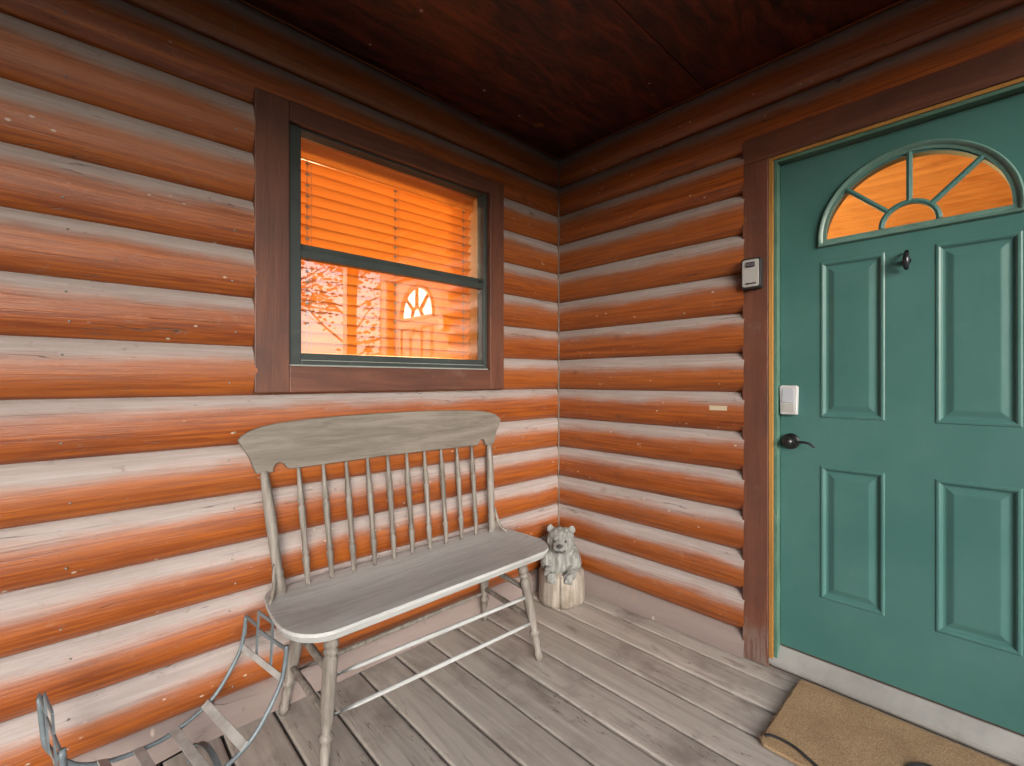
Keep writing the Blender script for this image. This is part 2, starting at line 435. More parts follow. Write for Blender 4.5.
# ------------------------------------------------------------------ ground
def ground():
    bm = BM()
    bmesh.ops.create_grid(bm, x_segments=60, y_segments=60, size=600, matrix=Matrix.Translation((0, 0, -.45)))
    k = N('leaf_strewn_ground'); co = k.n('TexCoord').outputs['Object']
    a = k.noise(co, .6, 6, .6); b = k.noise(co, 14, 5, .7)
    col = k.mix(k.ramp(a, .35, .65), (.06, .055, .042), (.09, .082, .062))
    col = k.mix(k.math('MULTIPLY', k.ramp(b, .5, .7), .6), col, (.04, .036, .025))
    m = k.bsdf(col, .95, b, .8, .03)
    tag(obj('ground', bm, m), kind='structure')
ground()

# ------------------------------------------------------------------ deck of the porch
def deck():
    bm = BM(); uvl = bm.loops.layers.uv.new('rnd')
    y = .038 ; i = 0; rnd = random.Random(3)
    # board joints at y = -.130 - k*.168
    edges = [.035, -.130] + [-.130 - .168 * j for j in range(1, 27)]
    for y1, y0 in zip(edges, edges[1:]):
        g = .0050
        ofs = rnd.uniform(-.002, .002)
        a, b = y0 + g, y1 - g
        if y1 > 0: b = .028
        n0 = len(bm.faces)
        prev = len(bm.verts)
        # a board with slightly cupped top and eased edges, cut along its length for a wavy surface
        nx = 26; x0, x1 = (.0, 3.0)
        cs = [(a, -.035), (a, -.005), (a + .0045, -.0008), (a + .010, 0), ((a + b) / 2, .0004), (b - .010, 0), (b - .0045, -.0008), (b, -.004), (b, -.035)]
        rings = []
        for q in range(nx + 1):
            x = x0 + (x1 - x0) * q / nx
            dz = .0016 * mnoise.noise(Vector((x * 1.7, y0 * 9, 3)))
            dy = .0012 * mnoise.noise(Vector((x * 1.1, y0 * 5, 8)))
            rings.append([bm.verts.new((x, c[0] + dy, c[1] + dz + ofs - .002)) for c in cs])
        fs = []
        for r0, r1 in zip(rings, rings[1:]):
            for q in range(len(cs)):
                fs.append(bm.faces.new((r0[q], r1[q], r1[(q + 1) % len(cs)], r0[(q + 1) % len(cs)])))
        fs.append(bm.faces.new(rings[0])); fs.append(bm.faces.new(rings[-1][::-1]))
        ra, rb = rnd.random(), rnd.random()
        for f in fs:
            for l in f.loops: l[uvl].uv = (ra, rb)
    # joists, rim and an added sheet, near black to paint shade in the gaps
    fs0 = set(bm.faces)
    for x in (.05, .45, .85, 1.25, 1.65, 2.05, 2.45, 2.95):
        box(bm, x - .02, x + .02, -4.45, .0, -.19, -.041)
    box(bm, .0, 3.0, -4.5, .0, -.30, -.20)
    box(bm, 2.97, 3.01, -4.5, .0, -.199, -.041)
    for f in set(bm.faces) - fs0:
        f.material_index = 1
    tag(obj('porch_floor', bm, [M['deck'], M['gap_shade']], smooth=True), kind='structure')
deck()

# ------------------------------------------------------------------ log walls
PITCH = .1777; Z0 = 1.175; BULGE = .040
def prof(u):   # depth of the log face at height fraction u
    return BULGE * max(0, 1 - abs(2 * u - 1) ** 2.3) ** .72

def siding(bm, s0, s1, zlo, zhi, put, seed):
    """logs from s0 to s1 along the wall between heights zlo..zhi; put(s, depth, z) -> point"""
    for nm in ('len', 'rnd'):
        if not bm.loops.layers.uv.get(nm): bm.loops.layers.uv.new(nm)
    ul = bm.loops.layers.uv.get('len'); ui = bm.loops.layers.uv.get('rnd')
    k0 = math.floor((zlo - Z0) / PITCH + 1e-6); k1 = math.ceil((zhi - Z0) / PITCH - 1e-6)
    ns = max(2, int(abs(s1 - s0) / .06)); nu = 16
    for k in range(k0, k1):
        za, zb = Z0 + k * PITCH, Z0 + (k + 1) * PITCH
        lo, hi = max(za, zlo), min(zb, zhi)
        if hi - lo < .003: continue
        ua, ub = (lo - za) / PITCH, (hi - za) / PITCH
        r = random.Random(seed * 1000 + k); ra, rb = r.random(), r.random()
        if k == -7: rb = 2.0        # the lowest course is stripped and stained by splashing rain
        grid = []
        for i in range(ns + 1):
            s = s0 + (s1 - s0) * i / ns; row = []
            for j in range(nu + 1):
                u = ua + (ub - ua) * (.5 - .5 * math.cos(PI * j / nu))
                d = prof(u)
                d += .0022 * mnoise.noise(Vector((s * 2.1, k * 5.3 + u * 1.2, seed))) * min(1, 6 * u, 6 * (1 - u))
                dz = .0022 * mnoise.noise(Vector((s * 1.3, (k + (1 if u > .5 else 0)) * 7.7, seed + 9)))
                zz = za + u * PITCH
                if 1e-3 < u - ua + 1 and (lo > za or hi < zb): dz = 0
                row.append(bm.verts.new(put(s, d, zz + dz)))
            grid.append(row)
        for i in range(ns):
            for j in range(nu):
                f = bm.faces.new((grid[i][j], grid[i + 1][j], grid[i + 1][j + 1], grid[i][j + 1]))
                for l, (di, dj) in zip(f.loops, ((0, 0), (1, 0), (1, 1), (0, 1))):
                    u = ua + (ub - ua) * (.5 - .5 * math.cos(PI * (j + dj) / nu))
                    l[ul].uv = (s0 + (s1 - s0) * (i + di) / ns + seed * 17, u if k > -7 else .56 + .34 * u)
                    l[ui].uv = (ra, rb)

ZT = 2.602
def left_wall():
    root = empty('log_wall', (0, -2.2, 0), label='orange stained log wall with the window, behind the grey bench', cat='wall')
    P = lambda s, d, z: (d, s + 2.2, z)
    bm = BM()
    w0, w1 = -1.70, -.50
    siding(bm, -4.5, w0, -.0, ZT, P, 1)
    siding(bm, w1, 0.0, -.0, ZT, P, 1)
    siding(bm, w0, w1, -.0, 1.19, P, 1)
    siding(bm, w0, w1, 2.285, ZT, P, 1)
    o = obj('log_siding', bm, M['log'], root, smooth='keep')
    bm = BM()
    a, b = -.14, -.001
    box(bm, a, b, -4.5 + 2.2, -1.59 + 2.2, -.4, 2.75)
    box(bm, a, b, -.59 + 2.2, 0 + 2.2 + .14, -.4, 2.75)
    box(bm, a, b, -1.59 + 2.2, -.59 + 2.2, -.4, 1.283)
    box(bm, a, b, -1.59 + 2.2, -.59 + 2.2, 2.218, 2.75)
    obj('wall_core', bm, M['backing'], root)
    return root
LW = left_wall()

def right_wall():
    root = empty('log_wall', (0, 0, 0), label='short orange stained log wall between the corner and the green door', cat='wall')
    P = lambda s, d, z: (s, -d, z)
    bm = BM()
    siding(bm, 0, 1.112, 0, ZT, P, 2)
    siding(bm, 1.112, 2.215, 2.285, ZT, P, 2)
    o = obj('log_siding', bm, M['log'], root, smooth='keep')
    bm = BM()
    box(bm, -.001, 1.20, .001, .14, -.4, 2.75)
    box(bm, 1.20, 2.11, .001, .14, 2.19, 2.75)
    box(bm, 1.20, 2.11, .001, .14, -.4, .0)
    box(bm, 2.11, 2.24, -.028, .14, -.4, 2.75)
    obj('wall_core', bm, M['backing'], root)
    return root
RW = right_wall()

def corner_caulk():
    bm = BM(); pts = []
    for i in range(60):
        z = .02 + i * .044
        u = ((z - Z0) / PITCH) % 1.0
        d = prof(u) + .004
        pts.append((d, -d, z))
    tube(bm, pts, [.0045 + .003 * abs(mnoise.noise(Vector((0, 0, q * .7)))) for q in range(len(pts))], 6)
    return obj('corner_caulk', bm, mat_paint('grey_corner_caulk', (.24, .19, .155), .7, .3, .5, sc=20), RW, smooth='s')
corner_caulk()

def nails():
    bm = BM(); ellipsoid(bm, (0, 0, 0), (.0035, .0035, .0035), seg=8, ring=6)
    first = obj('nail', bm, mat_paint('galvanised_nail_head', (.32, .31, .29), .4, .2, .2), LW, smooth='s')
    r = random.Random(5); n = 0
    for yy in (-2.2, -1.78, -.56):
        for k in range(-6, 8):
            for u in (.28, .74):
                if r.random() < .25: continue
                z = Z0 + (k + u) * PITCH
                o = first if n == 0 else first.copy()
                if n: COL.objects.link(o); o.parent = LW
                n += 1
                o.location = (prof(u) + .0005, yy + r.uniform(-.012, .012) + 2.2, z + r.uniform(-.006, .006))
nails()

# ------------------------------------------------------------------ roof of the porch
def roof():
    root = empty('porch_roof', (0, -2.2, 2.605), label='dark red stained plywood porch ceiling and roof over the corner', cat='roof')
    rnd = random.Random(11)
    bm = BM(); uvl = bm.loops.layers.uv.new('rnd')
    def sheet(x0, x1, y0, y1, dz):
        n0 = set(bm.faces)
        box(bm, x0, x1, y0 + 2.2, y1 + 2.2, dz, dz + .012)
        ra, rb = rnd.random(), rnd.random()
        for f in set(bm.faces) - n0:
            for l in f.loops: l[uvl].uv = (ra, rb)
    xs = [-.02, .93, 2.15, 3.0]; ys = [.05, -2.38, -4.7]
    for i in range(3):
        for j in range(2):
            sheet(xs[i] + .002, xs[i + 1] - .002, ys[j + 1] + .002, ys[j] - .002, rnd.uniform(0, .001))
    obj('ceiling_panels', bm, M['ceiling'], root)
    bm = BM(); box(bm, -3.4, 3.05, -4.75 + 2.2, 3.6 + 2.2, .15, .29)
    obj('roof_deck', bm, mat_paint('grey_shingles', (.08, .08, .08), .9), root)
    bm = BM(); box(bm, 2.82, 2.94, -4.7 + 2.2, .3 + 2.2, -.165, -.003)
    box(bm, 3.0, 3.04, -4.74 + 2.2, 3.55 + 2.2, -.12, .148)
    box(bm, 0.05, 2.81, -4.70 + 2.2, -4.62 + 2.2, -.585, -.003)  # unseen side beam, made deep to keep light off the upper walls
    obj('fascia_and_shade_beam', bm, M['trimy'], root)
    return root
roof()

def posts():
    for i, (x, y, lab) in enumerate(((2.88, -.05, 'square brown porch post to the right of the door'), (2.88, -4.6, 'square brown porch post at the far end of the porch'))):
        r = empty('porch_post', (x, y, 0), label=lab, cat='post', group='posts holding up the porch roof')
        bm = BM(); box(bm, -.055, .055, -.055, .055, -.45, 2.438)
        obj('shaft', bm, M['trim'], r, bevel=.006)
        bm = BM(); box(bm, -.075, .075, -.075, .075, .001, .10)
        obj('base_block', bm, M['trim'], r, bevel=.004)
posts()

# ------------------------------------------------------------------ room behind the walls (lit, seen through the glass)
def room():
    root = empty('pine_room', (-1.5, 1.6, 0), label='warmly lit pine board room seen through the fanlight glass', cat='room')
    ox, oy = 1.5, -1.6
    def T(bm): bmesh.ops.translate(bm, verts=bm.verts, vec=(ox, oy, 0))
    # ceiling: tongue and groove boards
    bm = BM(); rnd = random.Random(4); uvl = bm.loops.layers.uv.new('rnd')
    y = -4.4
    def board(x0, x1, y0, y1):
        n0 = set(bm.faces); box(bm, x0, x1, y0 + .0015, y1 - .0015, 2.56, 2.58)
        ra, rb = rnd.random(), rnd.random()
        for f in set(bm.faces) - n0:
            for l in f.loops: l[uvl].uv = (ra, rb)
    while y < 3.4:
        if y > .16: board(-3.1, 2.20, y, y + .135)
        else: board(-3.1, -.16, y, y + .135)
        y += .135
    T(bm); obj('pine_ceiling', bm, M['pineb'], root)
    bm = BM()
    box(bm, -3.2, -3.1, -4.5, 3.5, -.4, 2.72); box(bm, -3.1, 2.24, 3.42, 3.5, -.4, 2.72)
    box(bm, 2.20, 2.24, .142, 3.42, -.4, 2.72); box(bm, -3.1, -.142, -4.5, -4.42, -.4, 2.72)
    T(bm); obj('pine_walls', bm, M['pine'], root)
    bm = BM(); box(bm, -3.1, -.142, -4.42, 3.42, -.02, 0); box(bm, -.141, 2.2, .143, 3.42, -.02, 0)
    T(bm); obj('room_floor', bm, M['pine'], root)
    for (x, y, z, e) in ((-1.5, -1.0, 2.3, 115), (-1.3, 1.8, 1.9, 1100)):
        l = bpy.data.lights.new('room_lamp', 'POINT'); l.energy = e; l.shadow_soft_size = .14; l.color = (1, .72, .42)
        o = bpy.data.objects.new('room_lamp', l); COL.objects.link(o); o.location = (x + ox, y + oy, z); o.parent = root
M['pineb'] = mat_wood('orange_pine_boards', (.62, .33, .09), (.84, .52, .18), stain=(.36, .13, .03), axis='X', scale=.5, rough=.4, amt=.6, useid=True)
room()

# ------------------------------------------------------------------ window
def window():
    cy, cz = -1.10, 1.74
    root = empty('window', (0, cy, cz), label='double hung window with dark frame and wide brown trim above the bench', cat='window')
    L = lambda y: y - cy
    Zf = lambda z: z - cz
    # trim boards
    yo0, yo1, zo0, zo1 = -1.709, -.491, 1.183, 2.292
    yi0, yi1, zi0, zi1 = -1.590, -.588, 1.283, 2.216
    for n, b, m in (('trim_board', (yo0, yi0, zo0, zo1), 'trimw'), ('trim_board', (yi1, yo1, zo0, zo1), 'trimw'),
                    ('trim_board', (yi0 + .0005, yi1 - .0005, zo0, zi0), 'trimy'), ('trim_board', (yi0 + .0005, yi1 - .0005, zi1, zo1), 'trimy')):
        bm = BM(); box(bm, -.002, .040, L(b[0]), L(b[1]), Zf(b[2]), Zf(b[3]))
        obj(n, bm, M[m], root, bevel=.003)
    # sash frame
    f0, f1, g0, g1 = yi0 + .001, yi1 - .001, zi0 + .001, zi1 - .001
    bm = BM()
    x0, x1 = -.045, .014; t = .050; t2 = .022
    box(bm, x0, x1, L(f0), L(f0 + t), Zf(g0), Zf(g1)); box(bm, x0, x1, L(f1 - t2), L(f1), Zf(g0), Zf(g1))
    box(bm, x0, x1, L(f0 + t), L(f1 - t2), Zf(g0), Zf(g0 + .022)); box(bm, x0, x1, L(f0 + t), L(f1 - t2), Zf(g1 - .008), Zf(g1))
    fr = obj('window_frame', bm, M['sashp'], root, bevel=.003)
    ry0, ry1 = f0 + t, f1 - t2
    # lower sash
    bm = BM()
    box(bm, -.030, .004, L(ry0), L(ry1), Zf(g0 + .026), Zf(g0 + .052))
    box(bm, -.030, .006, L(ry0), L(ry1), Zf(1.712), Zf(1.742))
    box(bm, -.020, .004, L(ry0), L(ry0 + .004), Zf(g0 + .052), Zf(1.712)); box(bm, -.020, .004, L(ry1 - .004), L(ry1), Zf(g0 + .052), Zf(1.712))
    ls = obj('lower_sash', bm, M['sashp'], root, bevel=.002)
    bm = BM(); box(bm, -.044, -.0305, L(ry0), L(ry1), Zf(1.737), Zf(1.775))
    us = obj('upper_sash', bm, M['sashp'], root, bevel=.002)
    bm = BM(); box(bm, -.014, -.011, L(ry0), L(ry1), Zf(g0 + .05), Zf(1.714)); obj('pane', bm, M['glass'], ls)
    bm = BM(); box(bm, -.038, -.035, L(ry0), L(ry1), Zf(1.77), Zf(g1 - .0085)); obj('pane', bm, M['glass'], us)
    bm = BM(); box(bm, -.010, .010, L(ry0 - .004), L(ry1 + .004), Zf(g0 + .0225), Zf(g0 + .0255)); 
    box(bm, -.01, .022, L(f0), L(f1), Zf(g0 - .0), Zf(g0 + .006))
    obj('weather_strip', bm, M['sashw'], root)
    # orange pine reveal inside
    bm = BM()
    box(bm, -.16, -.0455, L(yi0 - .0), L(yi0 + .018), Zf(zi0), Zf(zi1)); box(bm, -.16, -.0455, L(yi1 - .018), L(yi1), Zf(zi0), Zf(zi1))
    box(bm, -.16, -.0455, L(yi0 + .0185), L(yi1 - .0185), Zf(zi1 - .006), Zf(zi1)); box(bm, -.18, -.0455, L(yi0 + .0185), L(yi1 - .0185), Zf(zi0), Zf(zi0 + .022))
    obj('inner_reveal', bm, M['blind'], root)
window()

def blind():
    cy = -1.09
    root = empty('window_blind', (-.090, cy, 1.33), label='honey orange slatted blind glowing behind the window glass', cat='blind')
    y0, y1 = -.476, .462
    bm = BM(); z = 2.085 - 1.30; tilt = math.radians(56); n = 0
    while z > .022:
        hw = .0245
        for s in (0,):
            pts = []
            for q in range(5):
                a = -1 + q / 2
                bow = .0042 * (1 - a * a)
                pts.append((a * hw * math.cos(tilt) - bow * math.sin(tilt), z + a * hw * math.sin(tilt) + bow * math.cos(tilt)))
            lo = [(x, zz - .0022) for x, zz in pts]
            j = .0012 * math.sin(n * 2.3)
            poly = pts + lo[::-1]
            va = [bm.verts.new((p[0], y0, p[1] + j)) for p in poly]; vb = [bm.verts.new((p[0], y1, p[1] - j)) for p in poly]
            m = len(poly); bm.faces.new(va); bm.faces.new(vb[::-1])
            for q in range(m): bm.faces.new((va[q], vb[q], vb[(q + 1) % m], va[(q + 1) % m]))
        z -= .0440; n += 1
    obj('slats', bm, M['blind'], root)
    bm = BM(); box(bm, -.022, .022, y0, y1, -.022, .000); obj('bottom_rail', bm, M['blind'], root, bevel=.003)
    bm = BM(); box(bm, .024, .032, y0 - .004, y1 + .004, .80, .872); obj('valance', bm, M['blind'], root, bevel=.003)
    bm = BM(); box(bm, -.024, .022, y0, y1, .83, .868); obj('head_rail', bm, M['blind'], root)
    for yy in (-.40, .0, .40):
        bm = BM(); tube(bm, [(.0275, yy, .80), (.0275, yy, .0)], .0016, 6)
        tube(bm, [(.0275, yy + .018, .80), (.0275, yy + .018, .0)], .0009, 6)
        zz = .785
        while zz > .09:
            ellipsoid(bm, (.027, yy + .002, zz + .002), (.002, .010, .005), seg=8, ring=6); zz -= .0440
        obj('ladder_cord', bm, M['cord'], root)
blind()

# ------------------------------------------------------------------ door frame
def door_frame():
    root = empty('door_frame', (1.66, 0, 0), label='brown door frame with green inner jamb and pale threshold around the green door', cat='door frame')
    X = lambda x: x - 1.66
    for x0, x1 in ((1.102, 1.207), (2.113, 2.218)):
        bm = BM(); box(bm, X(x0), X(x1), -.029, -.0015, .003, 2.179)
        obj('casing', bm, M['trim'], root, bevel=.003)
    bm = BM(); box(bm, X(1.102), X(2.218), -.031, -.0015, 2.1795, 2.292); obj('header', bm, M['trimh'], root, bevel=.003)
    bm = BM()
    box(bm, X(1.2075), X(1.225), -.024, .012, .02, 2.165); box(bm, X(2.095), X(2.1125), -.024, .012, .02, 2.165)
    obj('raw_edge_strip', bm, M['raw'], root, bevel=.002)
    bm = BM()
    box(bm, X(1.2255), X(1.2395), -.018, .13, .035, 2.165); box(bm, X(2.0825), X(2.0945), -.018, .13, .035, 2.165)
    box(bm, X(1.2395), X(2.0825), -.018, .13, 2.151, 2.165)
    obj('jamb', bm, M['jamb'], root, bevel=.0015)
    bm = BM(); box(bm, X(1.2075), X(2.1125), -.022, .0, 2.1655, 2.179); obj('raw_edge_strip', bm, M['raw'], root)
    bm = BM()
    prism(bm, [(-.030, .022), (-.030, .040), (-.022, .046), (.010, .082), (.016, .092), (.13, .092), (.13, .0), (.0, .0), (.0, .022)], 'x', X(1.2075), X(2.112))
    obj('threshold', bm, M['sill'], root, bevel=.003)
    bm = BM(); box(bm, X(1.24), X(2.082), .021, .06, .0925, .0985); obj('door_sweep', bm, M['darkwood'], root)
M['darkwood'] = mat_paint('dark_brown_sweep', (.06, .03, .025), .6)
door_frame()

# ------------------------------------------------------------------ door
def door():
    X0, X1, ZB, ZTp = 1.2415, 2.0805, .0990, 2.1475
    xc = 1.661; FZ = 1.797; FR = .262
    root = empty('entry_door', (xc, .02, 0), label='teal green panelled front door with a fan shaped orange glass light', cat='door')
    X = lambda x: x - xc
    bm = BM()
    y = 0.0
    def quad(a, b, c, d): bm.faces.new([bm.verts.new(p) for p in (a, b, c, d)])
    cols = [X0, 1.385, 1.592, 1.730, 1.937, X1]
    rows = [ZB, .346, .884, 1.077, 1.708, 1.745]
    panels = set((i, j) for i in (1, 3) for j in (1, 3))
    for i in range(5):
        for j in range(5):
            xa, xb, za, zb = X(cols[i]), X(cols[i + 1]), rows[j], rows[j + 1]
            if (i, j) not in panels:
                quad((xa, y, za), (xb, y, za), (xb, y, zb), (xa, y, zb))
            else:
                rings = [(0, 0), (.004, -.0030), (.010, -.0034), (.015, -.0006), (.020, .0050), (.025, .0060), (.030, .0055), (.046, .0010), (.050, .0004)]
                prev = None
                for ins, dy in rings:
                    cur = [bm.verts.new(p) for p in ((xa + ins, dy, za + ins), (xb - ins, dy, za + ins), (xb - ins, dy, zb - ins), (xa + ins, dy, zb - ins))]
                    if prev:
                        for q in range(4): bm.faces.new((prev[q], prev[(q + 1) % 4], cur[(q + 1) % 4], cur[q]))
                    prev = cur
                bm.faces.new(prev)
    # the part with the fan opening
    zb = rows[-1]
    quad((X(X0), y, zb), (X(X1), y, zb), (X(X1), y, FZ - .012), (X(X0), y, FZ - .012))
    zb = FZ - .012
    angs = sorted(set([PI * q / 48 for q in range(49)] + [math.atan2(ZTp - zb, X(X1)), PI - math.atan2(ZTp - zb, -X(X0))]))
    def outer(a):
        c, s = math.cos(a), math.sin(a); t = 1e9
        if c > 1e-9: t = min(t, X(X1) / c)
        if c < -1e-9: t = min(t, X(X0) / c)
        if s > 1e-9: t = min(t, (ZTp - zb) / s)
        return (c * t, y, zb + s * t)
    inn = lambda a, yy=y: (FR * math.cos(a), yy, zb + FR * math.sin(a))
    for a, b in zip(angs, angs[1:]): quad(inn(a), outer(a), outer(b), inn(b))
    for a, b in zip(angs, angs[1:]): quad(inn(a), inn(b), inn(b, .044), inn(a, .044))
    quad((-FR, 0, zb), (FR, 0, zb), (FR, .044, zb), (-FR, .044, zb))
    # edges and back
    xa, xb = X(X0), X(X1)
    quad((xa, 0, ZB), (xa, .044, ZB), (xa, .044, ZTp), (xa, 0, ZTp)); quad((xb, 0, ZB), (xb, .044, ZB), (xb, .044, ZTp), (xb, 0, ZTp))
    quad((xa, 0, ZTp), (xb, 0, ZTp), (xb, .044, ZTp), (xa, .044, ZTp)); quad((xa, 0, ZB), (xb, 0, ZB), (xb, .044, ZB), (xa, .044, ZB))
    quad((xa, .044, ZB), (xb, .044, ZB), (xb, .044, zb), (xa, .044, zb))
    for a, b in zip(angs, angs[1:]):
        o1, o2 = outer(a), outer(b)
        quad(inn(a, .044), (o1[0], .044, o1[2]), (o2[0], .044, o2[2]), inn(b, .044))
    bmesh.ops.remove_doubles(bm, verts=bm.verts, dist=1e-5)
    obj('door_slab', bm, M['door'], root)
    # fanlight moulding (swept profile round the arch and along the base)
    path = [(-.268, FZ - .018)] + [(.268 * math.cos(a), FZ + .002 + .268 * math.sin(a)) for a in [PI - PI * q / 40 for q in range(41)]] + [(.268, FZ - .018)]
    def sweep(bm, path, prof_, closed=False):
        rings = []; n = len(path)
        for i, p in enumerate(path):
            p = Vector(p)
            a = Vector(path[(i - 1) % n] if (closed or i > 0) else path[i]); b = Vector(path[(i + 1) % n] if (closed or i < n - 1) else path[i])
            d1 = (p - a); d2 = (b - p)
            d1 = d1.normalized() if d1.length > 1e-9 else d2.normalized(); d2 = d2.normalized() if d2.length > 1e-9 else d1
            n1 = Vector((-d1.y, d1.x)); n2 = Vector((-d2.y, d2.x)); nn = (n1 + n2); nn = nn / max(.35, nn.dot(n1))
            rings.append([bm.verts.new((p.x + nn.x * u, v, p.y + nn.y * u)) for u, v in prof_])
        rr = list(zip(rings, rings[1:])) + ([(rings[-1], rings[0])] if closed else [])
        for r0, r1 in rr:
            for q in range(len(prof_)): bm.faces.new((r0[q], r0[(q + 1) % len(prof_)], r1[(q + 1) % len(prof_)], r1[q]))
        if not closed: bm.faces.new(rings[0]); bm.faces.new(rings[-1][::-1])
    pr = [(-.014, .003), (-.014, -.003), (-.008, -.004), (-.003, -.004), (.004, -.011), (.010, -.012), (.014, -.008), (.0155, .0005), (.005, .003)]
    bm = BM()
    loop = [(.268 * math.cos(a), FZ + .004 + .268 * math.sin(a)) for a in [PI - PI * q / 48 for q in range(49)]]
    loop += [(.268, FZ - .016), (-.268, FZ - .016)]
    sweep(bm, loop, pr, closed=True)
    fl = obj('fanlight_frame', bm, M['fanp'], root, smooth=True)
    bm = BM()
    mp = [(-.0095, .006), (-.008, -.005), (0, -.008), (.008, -.005), (.0095, .006)]
    for a in (PI / 4 - .02, PI / 2, 3 * PI / 4 + .02):
        c, s = math.cos(a), math.sin(a)
        sweep(bm, [(.080 * c, FZ + .080 * s), (.258 * c, FZ + .258 * s)], mp)
    sweep(bm, [(.080 * math.cos(a), FZ + .080 * math.sin(a)) for a in [PI - PI * q / 20 for q in range(21)]], mp)
    obj('muntins', bm, M['door'], fl)
    bm = BM(); pts = [(.262 * math.cos(PI * q / 40), FZ - .010 + .262 * math.sin(PI * q / 40)) for q in range(41)]
    prism(bm, pts, 'y', .008, .012)
    obj('pane', bm, M['glass'], fl)
    # knocker / wreath hook
    bm = BM()
    tube(bm, [(0, -.001, 0), (0, -.012, -.004)], [.012, .012], 14)
    tube(bm, [(0, -.010, .032), (0, -.026, .020), (0, -.033, 0), (0, -.030, -.022), (0, -.018, -.034)], [.006, .0085, .010, .009, .006], 14)
    kn = obj('door_knocker', bm, M['gun'], root, smooth='s'); kn.location = (X(1.655), 0, 1.664)
    # keypad lock
    bm = BM(); prism(bm, [(-.031, -.060), (.031, -.060), (.034, .056), (.028, .062), (-.028, .062), (-.034, .056)], 'y', -.026, -.0005)
    kp = obj('keypad_lock', bm, M['white'], root, bevel=.004); kp.location = (X(1.277), 0, 1.145)
    bm = BM(); box(bm, -.022, .022, -.0285, -.0262, -.010, .050); obj('touch_screen', bm, M['lightgrey'], kp, bevel=.001)
    bm = BM(); box(bm, -.022, .022, -.0280, -.0262, -.050, -.013); obj('battery_cover', bm, M['boxface'], kp, bevel=.001)
    # lever handle
    bm = BM()
    tube(bm, [(0, -.0005, 0), (0, -.010, 0), (0, -.014, 0)], [.033, .033, .027], 28)
    tube(bm, [(0, -.014, 0), (0, -.040, 0)], [.012, .012], 16)
    hd = obj('door_handle', bm, M['black'], root, smooth=True); hd.location = (X(1.281), 0, .972)
    bm = BM(); ellipsoid(bm, (0, -.046, 0), (.021, .016, .021)); obj('handle_hub', bm, M['black'], hd, smooth='s')
    bm = BM(); tube(bm, [(.010, -.050, 0), (.035, -.052, .003), (.060, -.050, .005), (.078, -.046, .001), (.090, -.043, -.010), (.097, -.042, -.013)], [.007, .006, .0055, .005, .0045, .004], 10)
    obj('lever', bm, M['black'], hd, smooth='s')
M['fanp'] = mat_paint('pale_green_fan_moulding', (.14, .28, .24), .4, .12, .1, dirt=(.30, .38, .30), sc=12)
M['gun'] = mat_paint('dark_gunmetal', (.05, .055, .065), .25, .3, .1, metal=.6)
door()

# ------------------------------------------------------------------ key box and tag
def keybox():
    root = empty('key_lock_box', (1.150, -.0295, 1.690), label='small grey and black key lock box screwed to the brown door frame', cat='lock box')
    bm = BM()
    def rr(w_, h_, r, n=5):
        pts = []
        for cx, cz, a0 in ((w_ - r, h_ - r, 0), (-w_ + r, h_ - r, PI / 2), (-w_ + r, -h_ + r, PI), (w_ - r, -h_ + r, 3 * PI / 2)):
            for q in range(n + 1):
                a = a0 + PI / 2 * q / n; pts.append((cx + r * math.cos(a), cz + r * math.sin(a)))
        return pts
    prism(bm, rr(.040, .066, .012), 'y', -.036, -.0005)
    obj('rubber_case', bm, M['rubber'], root, bevel=.003)
    bm = BM(); prism(bm, rr(.033, .058, .008), 'y', -.040, -.0355)
    f = obj('face_plate', bm, M['boxface'], root, bevel=.001)
    bm = BM(); prism(bm, rr(.018, .011, .003), 'y', -.0435, -.0395)
    bmesh.ops.translate(bm, verts=bm.verts, vec=(0, 0, .036))
    w_ = obj('dial_window', bm, M['darkdial'], f)
    for q in range(4):      # the number wheels are too small to read in the photograph
        bm = BM(); box(bm, -.0150 + q * .0083, -.0102 + q * .0083, -.0445, -.0436, .030, .042)
        obj('number_wheel', bm, M['wheel'], w_, bevel=.0006)
    bm = BM(); box(bm, -.022, .022, -.0408, -.0402, -.050, -.040)
    # brand strip is illegible in the photograph: short dark letter-like strokes
    bm.free(); bm = BM(); r = random.Random(8); x = -.022
    while x < .022:
        wd = r.uniform(.0025, .0045); box(bm, x, x + wd, -.0408, -.0401, -.049 + r.uniform(0, .002), -.041 + r.uniform(-.002, .001)); x += wd + .0012
    obj('maker_strip', bm, M['darkdial'], f)
M['wheel'] = mat_paint('grey_number_wheel', (.22, .21, .24), .4)
M['darkdial'] = mat_paint('purple_black_plastic', (.03, .022, .035), .35)
keybox()

def wall_tag():
    root = empty('name_tag', (1.0, -.034, 1.101), label='tiny cream tag stuck on a log left of the door frame', cat='tag')
    root.rotation_euler = (math.radians(-4), 0, 0)
    bm = BM(); box(bm, -.041, .041, -.0045, .002, -.011, .011); obj('plate', bm, M['cream'], root, bevel=.0015)
wall_tag()

